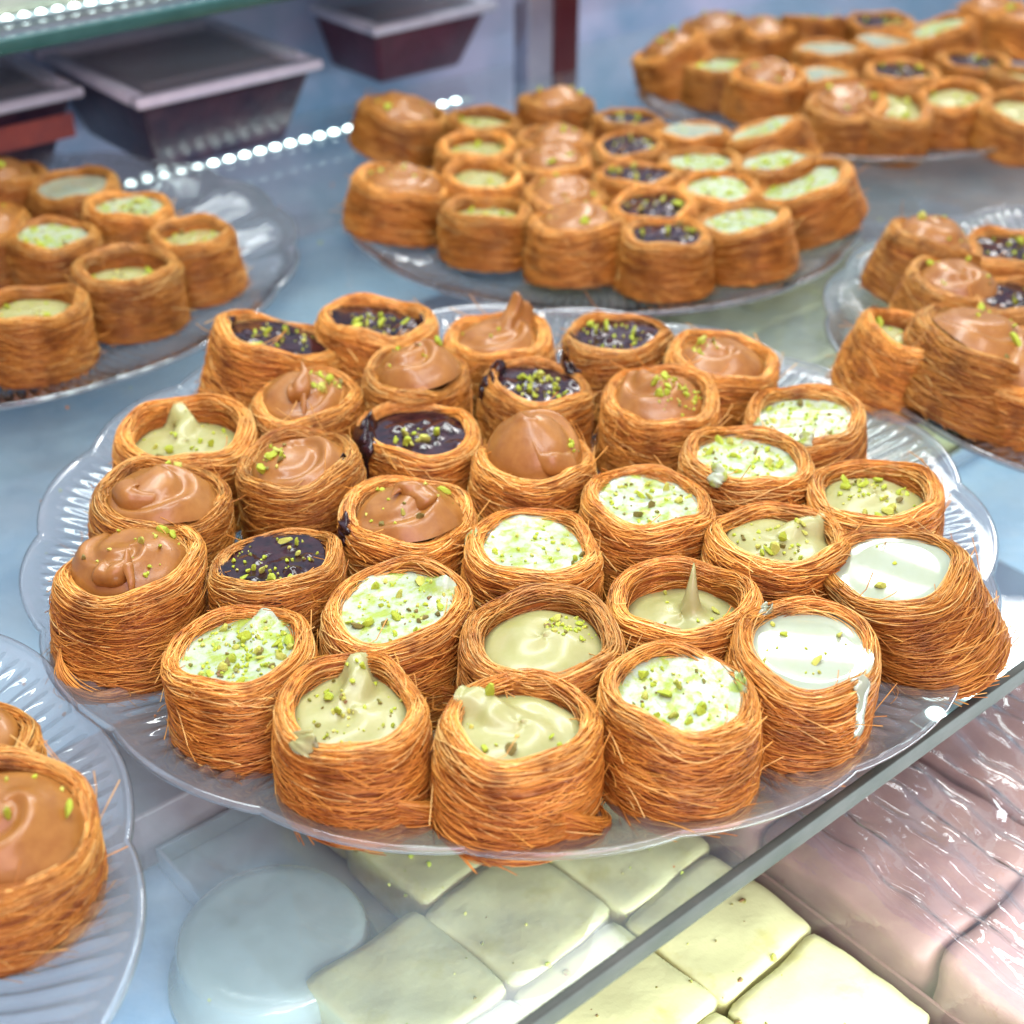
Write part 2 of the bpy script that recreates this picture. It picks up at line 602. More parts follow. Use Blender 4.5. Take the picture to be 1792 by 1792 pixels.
P = 0.0565
tray('steel tray of pale yellow cake squares below the front edge of glass shelf', -0.004, 0.1690, -0.240, 0.105, -0.1265, 0.012, M['trayw'])
words_col = ['left column', 'middle column', 'right column']
words_row = ['farthest row', 'second farthest row', 'third row from the back', 'fourth row from the back', 'fifth row from the back', 'nearest row']
rs = random.Random(3)
for i in range(3):
    for j in range(6):
        if i == 0 and j < 2:
            continue
        a = 0.0265 + i * P
        n = -0.130 - 1.5 * P + j * P
        c = an(a, n, -0.1243)
        o = ob('cake_square', slab_me[(i * 2 + j) % 5], None)
        o.location = c
        o.rotation_euler = (rs.uniform(-.02, .02), rs.uniform(-.02, .02), YAW + R(4) + rs.uniform(-.03, .03) + (j % 2) * PI / 2)
        if rs.random() < .5:
            o.scale = (0.98, 1.0, 1.0)
        tag(o, f'yellow cake square below the large plate, {words_col[i]}, {words_row[j]}', 'cake square', 'yellow cake squares on the lower shelf')
        # dusting
tray('steel tray of pale yellow cake squares under the right and middle plates', 0.462, 0.752, -0.565, -0.218, -0.1265, 0.012, M['trayw'])
wr2 = ['back row', 'second row from the back', 'third row from the back', 'fourth row from the back', 'fifth row from the back', 'front row']
wc2 = ['first from the left', 'second from the left', 'third from the left', 'fourth from the left', 'fifth from the left']
for i in range(5):
    for j in range(6):
        c = an(0.462 + P * 0.56 + i * P, -0.565 + P * 0.56 + j * P, -0.1243)
        o = ob('cake_square', slab_me[(i + j * 3) % 5], None)
        o.location = c
        o.rotation_euler = (rs.uniform(-.02, .02), rs.uniform(-.02, .02), YAW + rs.uniform(-.03, .03))
        tag(o, f'far yellow cake square, {wr2[j]}, {wc2[i]}', 'cake square', 'yellow cake squares on the lower shelf')
pts = []
for _ in range(260):
    a, n = rs.uniform(-0.008, 0.155), rs.uniform(-0.235, 0.1)
    if a < 0.05 and n < -0.1:
        continue
    c = an(a, n, -0.0980)
    pts.append((c.x, c.y, c.z, rs.choice((.0008, .001, .0014, .002, .0034))))
d = ob('nut_dust', crumbs_mesh('nut_dust', pts, seed=9, pd=0.4), None, kind='stuff')
tag(d, 'green and brown nut crumbs sprinkled over the yellow cake squares', 'crumbs')

# beam below
tag(quad_box('metal_beam', -0.5, 0.46, -0.305, -0.243, -0.126, -0.094, M['rail'], bev=0.002), 'brown grey metal beam crossing under the glass below the large plate', 'beam')

# round clear lid
def lathe(prof, n=96):
    V = []
    for (r, z) in prof:
        for j in range(n):
            t = 2 * PI * j / n
            V.append((r * math.cos(t), r * math.sin(t), z))
    return np.array(V), grid_faces(len(prof), n, True)


V_, F_ = lathe([(0.0005, 0.026), (0.030, 0.0262), (0.036, 0.0255), (0.0385, 0.022), (0.0395, 0.006), (0.0435, 0.004), (0.0440, 0.0), (0.0430, 0.0), (0.0385, 0.003), (0.0375, 0.021), (0.035, 0.0243), (0.0005, 0.0248)])
lid = ob('round_tub_lid', fast_mesh('round_tub_lid', V_, F_), M['lid'])
lid.location = an(0.002, -0.158, -0.1262)
tag(lid, 'round clear plastic lid on the lower shelf left of the yellow cake', 'lid')
lid.location.z = -0.126

# wrapped tray right
wt = tray('wrapped tray of pink brown cake at the lower right corner', 0.178, 0.362, -0.42, 0.135, -0.1265, 0.022, M['pink'])
k = 0
for j in range(6):
    for i in range(2):
        c = an(0.224 + i * 0.0915, -0.37 + j * 0.088, -0.1243)
        m = soft_block('cake_bar', 0.0450, 0.0435, 0.0185 + 0.002 * ((i + j) % 2), 80 + i * 7 + j, amp=0.0015, p=16.0)
        o = ob('cake_bar', m, M['pink'])
        o.location = c
        o.rotation_euler = (0, 0, YAW + rs.uniform(-.01, .01))
        tag(o, f'pink brown cake bar under cling film, {["left", "right"][i]} column, {words_row[j]}', 'cake bar', 'cake bars under the cling film')
# cling film with ridges running towards the front
na, nn = 200, 150
A_ = np.linspace(0.166, 0.374, na)
N_ = np.linspace(-0.43, 0.145, nn)
AA, NN = np.meshgrid(A_, N_, indexing='ij')
ZZ = -0.0715 + 0.0030 * (1 - np.abs(np.sin(AA * 44 + .8 * np.sin(NN * 5)))) ** 2 + 0.0016 * (1 - np.abs(np.sin(AA * 71 + NN * 9 + 1))) ** 2 + 0.0008 * np.sin(AA * 210 + 3 * np.sin(NN * 5)) + 0.0016 * np.sin(AA * 430 + NN * 26) + 0.0010 * np.sin(AA * 120 - NN * 90 + 2) + 0.0007 * np.sin(NN * 240 + AA * 60)
_rc = np.random.default_rng(5)
_win = np.exp(-((NN + 0.035) / 0.075) ** 2)
for _k in range(14):        # crumples of the film near the shelf edge
    _t = _rc.uniform(-.9, .9)
    _f = _rc.uniform(90, 420)
    ZZ = ZZ + _win * (.22 / _f) * (1 - np.abs(np.sin(_f * (AA * math.cos(_t) + NN * math.sin(_t) * .8) + _rc.uniform(0, 6)))) ** 1.4 * np.clip(np.sin(37 * AA * _rc.uniform(.5, 1.5) + 43 * NN + _rc.uniform(0, 6)) + .3, 0, 1)
edge = np.minimum(AA - 0.166, 0.374 - AA)
ZZ = ZZ - 0.045 * np.clip(1 - edge / 0.014, 0, 1) ** 2
ZZ = np.maximum(ZZ, -0.122)
X = O.x + U.x * AA + N.x * NN
Y = O.y + U.y * AA + N.y * NN
fm = ob('cling_film', fast_mesh('cling_film', np.stack([X, Y, ZZ], -1).reshape(-1, 3), grid_faces(na, nn)), M['film'])
tag(fm, 'crinkled clear cling film stretched over the pink brown cake tray', 'cling film')

tag(quad_box('dark_gap_block', 0.384, 0.452, -0.60, 0.12, -0.1262, -0.105, M['blue_dark'], bev=0.003), 'dark blue grey block standing for the dark gap between wrapped tray and yellow cake tray', 'tray')  # dark block added where there is only a dark gap between the trays
tag(quad_box('brown_board', 0.775, 1.20, -0.66, -0.12, -0.1262, -0.100, M['brown'], bev=0.003), 'brown board on the lower shelf beyond the yellow cake at the right', 'board')

# ------------------------------------------------------------------ dark boxes upper left
def rect_box(corner, ax, ay, h, label, mat_in, red=False):
    """corner: front corner on the shelf; ax along U, ay along -N"""
    e = empty('plastic_box', corner, YAW)
    tag(e, label, 'plastic box', 'clear lidded boxes at the back left')
    s = 1 if ax > 0 else -1
    x0, x1 = (0, ax) if ax > 0 else (ax, 0)
    tm = box_mesh('tub', x0 + .004, x1 - .004, .004, ay - .004, 0.0008, h - 0.008, 0.004, 2)
    for v in tm.vertices:       # walls lean inwards to the foot
        w = 1 - v.co.z / h
        v.co.x += (.018 if v.co.x < (x0 + x1) / 2 else -.018) * w
        v.co.y += (.022 if v.co.y < ay / 2 else -.018) * w
    ob('tub', tm, mat_in, e)
    # rim frame
    for (p, q, r_, t) in ((x0, x1, 0, .012), (x0, x1, ay - .012, ay), (x0, x0 + .012, .0122, ay - .0122), (x1 - .012, x1, .0122, ay - .0122)):
        ob('lid_rim', box_mesh('lid_rim', p, q, r_, t, h - .0075, h - .001, .001, 1), M['pale_rim'], e)
    ob('lid_panel', box_mesh('lid_panel', x0 + .0125, x1 - .0125, .0125, ay - .0125, h - .004, h + .006, .003, 2), M['plastic'], e)
    # contents, seen through the lid
    rr = random.Random(int(h * 1000 + ax * 777))
    if red:
        ob('label_band', box_mesh('label_band', x0 + .01, x1 - .01, .0022, .0038, h * .45, h * .72), M['red'], e)
    return e


rect_box(bp(240, 175, 0.062) - Vector((0, 0, 0.062)) + Vector((0, 0, 0.0)), 0.146, 0.155, 0.062, 'dark box with pale rimmed clear lid in the middle of the upper left', M['dk_box'])
rect_box(bp(655, 48, 0.055) - Vector((0, 0, 0.055)), 0.125, 0.13, 0.055, 'dark red box with clear lid left of the dark red post', mat_simple('maroon_sweet', (0.09, 0.016, 0.03), 0.3, 60, (0.14, 0.03, 0.05), 0.4, 0.002))
rect_box(bp(146, 150, 0.060) - Vector((0, 0, 0.060)), -0.17, 0.12, 0.060, 'dark box with a red band at the left edge of the photo', M['dk_box'], True)
rect_box(bp(420, 5, 0.055) - Vector((0, 0, 0.055)), 0.10, 0.09, 0.050, 'dark box with brownish lid between the other two behind the upper shelf edge', mat_simple('brown_sweet', (0.12, 0.05, 0.05), 0.4, 60, (0.22, 0.09, 0.08)))

# ------------------------------------------------------------------ plates
def plate_mesh():
    na = 1080
    th = np.linspace(0, 2 * PI, na, endpoint=False)
    LOB = 18
    rs_ = np.concatenate([np.linspace(0.0, 0.62, 12)[1:], np.linspace(0.64, 0.93, 26), np.linspace(0.94, 1.0, 12)])
    def prof(t):
        return np.interp(t, [0, .80, .85, .90, .95, 1.0], [.0035, .0035, .0048, .0075, .0108, .0145])
    lob = np.abs(np.sin(th * LOB / 2))
    V = []
    for t in rs_:
        w = np.clip((t - 0.70) / 0.30, 0, 1)
        r = 0.21 * t * (1 - 0.022 * w ** 1.5 * (1 - lob ** 0.8))
        z = prof(t) + 0 * th
        # pressed rays: fans in the wall
        win = math.exp(-((t - 0.855) / 0.105) ** 6)
        ph = th * 162
        ray = (0.5 + 0.5 * np.cos(ph)) ** 2.2 * (0.35 + 0.65 * lob)
        z = z + 0.0024 * win * ray
        # petal swell following the lobes
        z = z + 0.0016 * np.clip((t - .86) / .1, 0, 1) * (lob - 0.6)
        # bead ring
        wb = math.exp(-((t - 0.945) / 0.010) ** 2)
        z = z + 0.0 * wb * (0.5 + 0.5 * np.cos(th * 216))
        V.append(np.stack([r * np.cos(th), r * np.sin(th), z], -1))
    nr = len(rs_)
    # rolled lip
    rl = 0.21 * (1 - 0.022 * (1 - lob ** 0.8))
    zl = prof(1.0) + 0.0016 * (lob - 0.6)
    for (dr, dz) in ((0.0010, 0.0007), (0.0020, 0.0004), (0.0027, -0.0006), (0.0027, -0.0018), (0.0018, -0.0028), (0.0, -0.0032), (-0.0015, -0.0030)):
        V.append(np.stack([(rl + dr) * np.cos(th), (rl + dr) * np.sin(th), zl + dz], -1))
    # underside, plain
    for t in (0.95, 0.88, 0.80, 0.72, 0.64, 0.58):
        w = max(0, (t - .70) / .30)
        r = 0.21 * t * (1 - 0.022 * w ** 1.5 * (1 - lob ** 0.8))
        V.append(np.stack([r * np.cos(th), r * np.sin(th), prof(t) - 0.0030 + 0 * th], -1))
    for (r_, z_) in ((0.118, -0.0003), (0.114, -0.0005), (0.110, 0.0008), (0.03, 0.0008)):
        V.append(np.stack([r_ * np.cos(th), r_ * np.sin(th), z_ + 0 * th], -1))
    n = len(V)
    V = np.concatenate(V)
    V[:, 2] += 0.0006
    F = grid_faces(n, na, True)
    return fast_mesh('pressed_glass_plate', V, F)


def plate_glass():
    """the plate's glass with the cross-hatched relief of its base as bump"""
    m = M['glass']
    nt = m.node_tree
    tc = nt.nodes.new('ShaderNodeTexCoord')
    mp = nt.nodes.new('ShaderNodeMapping')
    link(nt, tc.outputs['Object'], mp.inputs[0])
    hs = []
    for ax in (0, 1):
        w = nt.nodes.new('ShaderNodeTexWave')
        w.bands_direction = 'XY'[ax]
        w.inputs['Scale'].default_value = 75
        w.inputs['Distortion'].default_value = 0.3
        link(nt, mp.outputs[0], w.inputs['Vector'])
        hs.append(w)
    mn = nt.nodes.new('ShaderNodeMath')
    mn.operation = 'MAXIMUM'
    link(nt, hs[0].outputs['Fac'], mn.inputs[0])
    link(nt, hs[1].outputs['Fac'], mn.inputs[1])
    ln = nt.nodes.new('ShaderNodeVectorMath')
    ln.operation = 'LENGTH'
    link(nt, tc.outputs['Object'], ln.inputs[0])
    lt = nt.nodes.new('ShaderNodeMath')
    lt.operation = 'LESS_THAN'
    lt.inputs[1].default_value = 0.128
    link(nt, ln.outputs['Value'], lt.inputs[0])
    mu = nt.nodes.new('ShaderNodeMath')
    mu.operation = 'MULTIPLY'
    link(nt, mn.outputs[0], mu.inputs[0])
    link(nt, lt.outputs[0], mu.inputs[1])
    bn = nt.nodes.new('ShaderNodeBump')
    bn.inputs['Strength'].default_value = 0.6
    bn.inputs['Distance'].default_value = 0.0008
    link(nt, mu.outputs[0], bn.inputs['Height'])
    for n in nt.nodes:
        if n.type in ('BSDF_GLOSSY', 'LAYER_WEIGHT', 'BSDF_REFRACTION'):
            link(nt, bn.outputs[0], n.inputs['Normal'])


plate_glass()
PM = plate_mesh()
PM.materials.append(M['glass'])


def plate(x, y, rad, label, rz=0.0, z=0.0):
    o = ob('glass_plate', PM)
    s = rad / 0.21
    o.scale = (s, s, 1)
    o.location = (x, y, z)
    o.rotation_euler = (0, 0, rz)
    tag(o, label, 'plate', 'scalloped glass plates of pastries')
    return o


plate(0.0, 0.531, 0.2020, 'large scalloped glass plate in the centre holding over thirty pastry nests', 0.10)
plate(-0.316, 0.276, 0.205, 'scalloped glass plate cut by the lower left corner of the photo', 0.3, 0.0)
plate(-0.312, 0.795, 0.186, 'scalloped glass plate with beaded rings at the left edge, half empty', 0.5)
plate(0.056, 0.885, 0.161, 'glass plate packed with nests behind the large central plate', 0.2)
plate(0.257, 1.130, 0.161, 'farthest glass plate of nests at the top right', 0.7)
plate(0.350, 0.700, 0.182, 'glass plate with leaning nests at the right edge', 0.9)

# ------------------------------------------------------------------ pastry nests
RN, HN = 0.0255, 0.0380       # outer radius at the rim, height


def wall_profile(s, h=HN):
    """s in 0..1: up the outside, over the rolled rim, down the inside"""
    s = np.clip(s, 0, 1)
    r = np.interp(s, [0, .10, .35, .60, .68, .74, .80, .86, .92, 1.0],
                  [.0268, .0274, .0268, .0258, .0251, .0241, .0227, .0215, .0206, .0200])
    z = np.interp(s, [0, .10, .35, .60, .68, .74, .80, .86, .92, 1.0],
                  [.0006, .0035, .0150, .0300, .0350, .0374, .0380, .0372, .0340, .0240])
    return r, z * h / HN


def profile_normal(s):
    e = 0.01
    r0, z0 = wall_profile(s - e)
    r1, z1 = wall_profile(s + e)
    dr, dz = r1 - r0, z1 - z0
    L = np.sqrt(dr * dr + dz * dz) + 1e-9
    return dz / L, -dr / L


def make_nest_shape(seed, lean=(0, 0), hmul=1.0, loose=14, tail=False, dense=1.0):
    rg = np.random.default_rng(seed)
    p2, p3, pz = rg.uniform(0, 2 * PI, 3)
    a2, a3, az = rg.uniform(.02, .075), rg.uniform(.010, .034), rg.uniform(.0006, .0030)
    lump = rg.uniform(0, 6.28, 4)

    def place(th, r, z):
        k = 1 + a2 * np.cos(2 * th + p2) + a3 * np.cos(3 * th + p3) + .010 * np.sin(5 * th + lump[0] + z * 160) + .012 * np.sin(2 * th + lump[1] - z * 110)
        zz = z * hmul + az * np.cos(th + pz) * (z / HN) + (.0009 * np.sin(3 * th + lump[2]) + .0006 * np.sin(5 * th + lump[3])) * (z / HN) ** 4
        zn = z / HN
        x = r * k * np.cos(th) + lean[0] * zn
        y = r * k * np.sin(th) + lean[1] * zn
        return np.stack([x, y, zz], -1)

    # core wall
    n = 72
    ss = np.linspace(0, 1, 22)
    th = np.linspace(0, 2 * PI, n, endpoint=False)
    V = []
    for s in ss:
        r, z = wall_profile(s)
        nr_, nz_ = profile_normal(s)
        V.append(place(th, r - nr_ * .0004 + 0 * th, z - nz_ * .0004 + 0 * th))
    V = np.concatenate(V)
    core = fast_mesh('pastry_wall', V, grid_faces(len(ss), n, True))
    core.materials.append(M['core'])

    Vs, Fs, Ts = [], [], []
    cnt = 0

    def add(pts, rad, tone, sides=3):
        nonlocal cnt
        m = len(pts)
        if m < 2:
            return
        t = np.gradient(pts, axis=0)
        t /= np.linalg.norm(t, axis=1)[:, None] + 1e-12
        up_ = np.tile(np.array([0.0, 0, 1.0]), (m, 1))
        s1 = np.cross(t, up_)
        s1 /= np.linalg.norm(s1, axis=1)[:, None] + 1e-9
        s2 = np.cross(t, s1)
        ring = []
        for k in range(sides):
            a = 2 * PI * k / sides
            ring.append(pts + rad * (math.cos(a) * s1 + math.sin(a) * s2))
        Vv = np.stack(ring, 1).reshape(-1, 3)
        Vs.append(Vv)
        Fs.append(grid_faces(m, sides, True, cnt))
        Ts.append(np.full(len(Vv), tone))
        cnt += len(Vv)

    def strand(s0, th0, L, slope, off, wob, tone, rad, endlift=0.0, droop=0.0):
        step = 0.12
        m = max(5, int(L / step))
        u = np.linspace(0, 1, m)
        t = th0 + u * L
        f1, f2 = rg.uniform(1, 4), rg.uniform(0, 6.28)
        s = s0 + slope * (u - .5) + wob * np.sin(f1 * t + f2) + wob * .4 * np.sin(5 * t + f2)
        s = np.clip(s, 0.004, 0.995)
        r, z = wall_profile(s)
        nr_, nz_ = profile_normal(s)
        o = off + 0.0003 * np.sin(rg.uniform(2, 7) * t + rg.uniform(0, 6))
        if endlift:
            o = o + endlift * np.clip((u - .72) / .28, 0, 1) ** 2
        r = r + nr_ * o
        z = z + nz_ * o
        if droop:
            z = z + droop * np.clip((u - .7) / .3, 0, 1) ** 2
        z = np.maximum(z, 0.0005)
        add(place(t, r, z), rad, tone)

    D = dense
    for _ in range(int(470 * D)):       # outer wraps
        s0 = rg.uniform(0, .70)
        strand(s0, rg.uniform(0, 6.28), rg.uniform(1.0, 3.8), rg.normal(0, .10), rg.uniform(-.0001, .0014), rg.uniform(.006, .034),
               np.clip(rg.normal(.40, .25), 0, 1), rg.uniform(.00013, .00026))
    for _ in range(int(60 * D)):        # bold diagonal wraps
        strand(rg.uniform(.1, .6), rg.uniform(0, 6.28), rg.uniform(1.6, 3.6), rg.choice([-1, 1]) * rg.uniform(.25, .5), rg.uniform(.0006, .0013), .02,
               np.clip(rg.normal(.62, .2), 0, 1), rg.uniform(.00016, .00030))
    for _ in range(int(175 * D)):        # coil of the rim
        strand(rg.uniform(.66, .90), rg.uniform(0, 6.28), rg.uniform(1.4, 5.0), rg.normal(0, .08), rg.uniform(0, .0016), rg.uniform(.004, .030),
               np.clip(rg.normal(.74, .22), 0, 1), rg.uniform(.00014, .00026))
    for _ in range(int(60 * D)):        # inside
        strand(rg.uniform(.88, .99), rg.uniform(0, 6.28), rg.uniform(1.5, 4), rg.normal(0, .04), rg.uniform(0, .0006), .008,
               np.clip(rg.normal(.45, .2), 0, 1), .0002)
    for _ in range(int(46 * D)):        # ragged foot
        strand(rg.uniform(0.0, .10), rg.uniform(0, 6.28), rg.uniform(.5, 1.6), rg.normal(0, .05), .0006, .012,
               np.clip(rg.normal(.45, .22), 0, 1), .0002, endlift=rg.uniform(.001, .005), droop=rg.uniform(-.004, .001))
    for _ in range(loose):              # loose ends
        strand(rg.uniform(.1, .86), rg.uniform(0, 6.28), rg.uniform(.9, 2.0), rg.normal(0, .14), .0008, .02,
               np.clip(rg.normal(.7, .2), 0, 1), .00020, endlift=rg.uniform(.001, .0035) if rg.random() < .7 else rg.uniform(.004, .009), droop=rg.uniform(-.005, .004))
    if tail:                            # the end of the roll, folded out at the foot
        a0 = tail
        for _ in range(110):
            m = 14
            u = np.linspace(0, 1, m)
            w = rg.uniform(-1, 1)
            r = .0262 + .0085 * np.sin(u * PI) * rg.uniform(.5, 1.0) + rg.uniform(0, .0012)
            t = a0 - .45 + u * rg.uniform(.7, 1.1)
            z = .0022 + (.0075 + .0065 * w) * (1 - .75 * u) + .002 * np.sin(u * 5 + w)
            z = np.maximum(z + rg.uniform(-.001, .001), .0006)
            add(place(t, r, z), .00022, np.clip(rg.normal(.45, .2), 0, 1))
    V = np.concatenate(Vs)
    me = fast_mesh('pastry_strands', V, np.concatenate(Fs))
    at = me.attributes.new('tone', 'FLOAT', 'POINT')
    at.data.foreach_set('value', np.concatenate(Ts).astype(np.float32))
    me.materials.append(M['strand'])
    return core, me


VAR = [make_nest_shape(100 + k, tail=(None, 5.1, None, 5.75, None, 5.75, None, None)[k], loose=(36, 50, 64, 40, 90, 46, 40, 60)[k]) for k in range(8)]
LEAN_L = make_nest_shape(401, lean=(0.004, 0.006), loose=40, tail=4.3, hmul=1.0)
LEAN_R = make_nest_shape(402, lean=(-0.011, 0.002), loose=70, hmul=1.06)

R_IN = 0.0226


def filling(kind, seed, peak=None, dome=None, level=None, spread=0.0):
    """returns mesh and its height function"""
    rg = np.random.default_rng(seed)
    q = rg.uniform(0, 2 * PI, 12)
    k1 = rg.uniform(80, 160, 6)
    lvl = {'cream': -.0030, 'milk': -.0022, 'tan': -.0075, 'caramel': -.0045, 'dark': -.0018}[kind] if level is None else level
    blobs = [(rg.uniform(-.014, .014), rg.uniform(-.014, .014), rg.uniform(.0014, .0038), rg.uniform(.0004, .0016)) for _ in range(22)]
    rot = rg.uniform(0, 2 * PI)
    H = {'caramel': rg.uniform(.0120, .0160)}.get(kind, .0028) if dome is None else dome
    pk = peak
    ox, oy = rg.uniform(-.0035, .0035, 2)

    def hf(x, y):
        r = np.sqrt(x * x + y * y)
        t = np.arctan2(y, x)
        z = lvl + .0003 * np.sin(k1[0] * x + q[0]) * np.sin(k1[1] * y + q[1]) + .00015 * np.sin(2.3 * k1[2] * x + 1.9 * k1[3] * y + q[2])
        if kind in ('cream', 'milk'):
            z = z + .0009 * np.clip((r - .017) / .0045, 0, 1)
            if kind == 'cream':
                z = z + .00035 * np.sin(430 * x + q[3] + 2 * np.sin(300 * y)) * np.sin(390 * y + q[4])
        elif kind == 'tan':
            dd = np.clip(1 - (r / .0205) ** 2, 0, 1)
            z = z + H * dd ** .7 + .0006 * np.sin(t * 2 + r * 330 + q[5]) * dd
            z = z + .0004 * np.sin(260 * x + q[6]) * np.sin(300 * y + q[7])
        elif kind == 'caramel':
            dd = np.clip(1 - (r / .0212) ** 2, 0, 1)
            dd = np.clip(1 - (((x - ox) ** 2 + (y - oy) ** 2) / .0212 ** 2), 0, 1)
            z = z + H * dd ** .55 + .0022 * np.sin(170 * x + q[8]) * np.sin(190 * y + q[9]) * dd
            s = (t + rot) / (2 * PI) + r / .021 * .75
            f = s - np.floor(s)
            # a groove with one sharp lip, as soft cream leaves a nozzle
            g = np.exp(-((f - .5) / .10) ** 2) - .6 * np.exp(-((f - .66) / .12) ** 2)
            z = z - .0024 * g * np.clip(dd * 2.2, 0, 1) * np.clip(r / .006, .2, 1)
        elif kind == 'dark':
            for (bx, by, br, bh) in blobs:
                z = z + bh * np.exp(-((x - bx) ** 2 + (y - by) ** 2) / br ** 2)
        if pk:
            for (px, py, sg, ph) in pk[:1]:
                if sg < .0050:
                    z = z + ph * np.exp(-(((x - px) ** 2 + (y - py) ** 2) / sg ** 2) ** .75)
                else:       # a tongue of cream running from the middle up over the rim
                    L_ = math.hypot(px, py)
                    cx_, cy_ = px / L_, py / L_
                    al = x * cx_ + y * cy_
                    la = -x * cy_ + y * cx_ + .0012 * np.sin(al * 400 + q[10])
                    z = z + ph * .85 * np.clip((al + .002) / (L_ + .004), 0, 1.15) ** 1.3 * np.exp(-(la / (sg * .72)) ** 4) * (.93 + .07 * np.sin(al * 700 + q[11]))
        return z

    nr_, na_ = 30, 80
    rr = np.linspace(0.0001, R_IN + spread, nr_)
    th = np.linspace(0, 2 * PI, na_, endpoint=False)
    RR, TT = np.meshgrid(rr, th, indexing='ij')
    X, Y = RR * np.cos(TT), RR * np.sin(TT)
    Z = hf(X, Y)
    if pk:      # bend the drawn-out tip sideways
        px, py, sg, ph = pk[0]
        bx, by = pk[1]
        w = np.clip((Z - lvl - ph * .35) / ph, 0, 1) ** 1.5 * np.exp(-(((X - px) ** 2 + (Y - py) ** 2) / (sg * 1.6) ** 2))
        X = X + bx * w
        Y = Y + by * w
    V = np.stack([X, Y, Z + HN], -1).reshape(-1, 3)
    me = fast_mesh('filling', V, grid_faces(nr_, na_, True))
    me.materials.append(M[kind])
    return me, hf


def blob_strip(path, radii, mat, name='cream_drip', flat=1.0, seed=0):
    """thick smear following a path in nest space"""
    P_ = np.array(path, float)
    m = 22
    u = np.linspace(0, len(P_) - 1, m)
    idx = np.arange(len(P_))
    Q = np.stack([np.interp(u, idx, P_[:, k]) for k in range(3)], -1)
    for _ in range(3):
        Q[1:-1] = (Q[:-2] + 2 * Q[1:-1] + Q[2:]) / 4
    rad = np.interp(u, np.linspace(0, len(P_) - 1, len(radii)), radii)
    e = np.linspace(0, 1, m)
    rad = rad * np.sqrt(np.clip(1 - (2 * np.clip(e, 0, 1) - 1) ** 8, 0.0, 1)) + 1e-5
    rg = np.random.default_rng(seed)
    rad = rad * 1.7 * (1 + .12 * np.sin(u * 4 + rg.uniform(0, 6)))
    t = np.gradient(Q, axis=0)
    t /= np.linalg.norm(t, axis=1)[:, None] + 1e-12
    out = Q.copy()
    out[:, 2] = 0
    out /= np.linalg.norm(out, axis=1)[:, None] + 1e-9
    out = out + np.array([0, 0, .15])
    s1 = np.cross(t, out)
    s1 /= np.linalg.norm(s1, axis=1)[:, None] + 1e-9
    s2 = np.cross(t, s1)
    ring = []
    for k in range(14):
        a = 2 * PI * k / 14
        wv = 1 + .10 * np.sin(3 * a + u * 2)
        ring.append(Q + rad[:, None] * (math.cos(a) * s1 + flat * math.sin(a) * s2) * wv[:, None])
    V = np.stack(ring, 1).reshape(-1, 3)
    me = fast_mesh(name, V, grid_faces(m, 14, True))
    me.materials.append(M[mat])
    return me


FILL_CACHE = {}


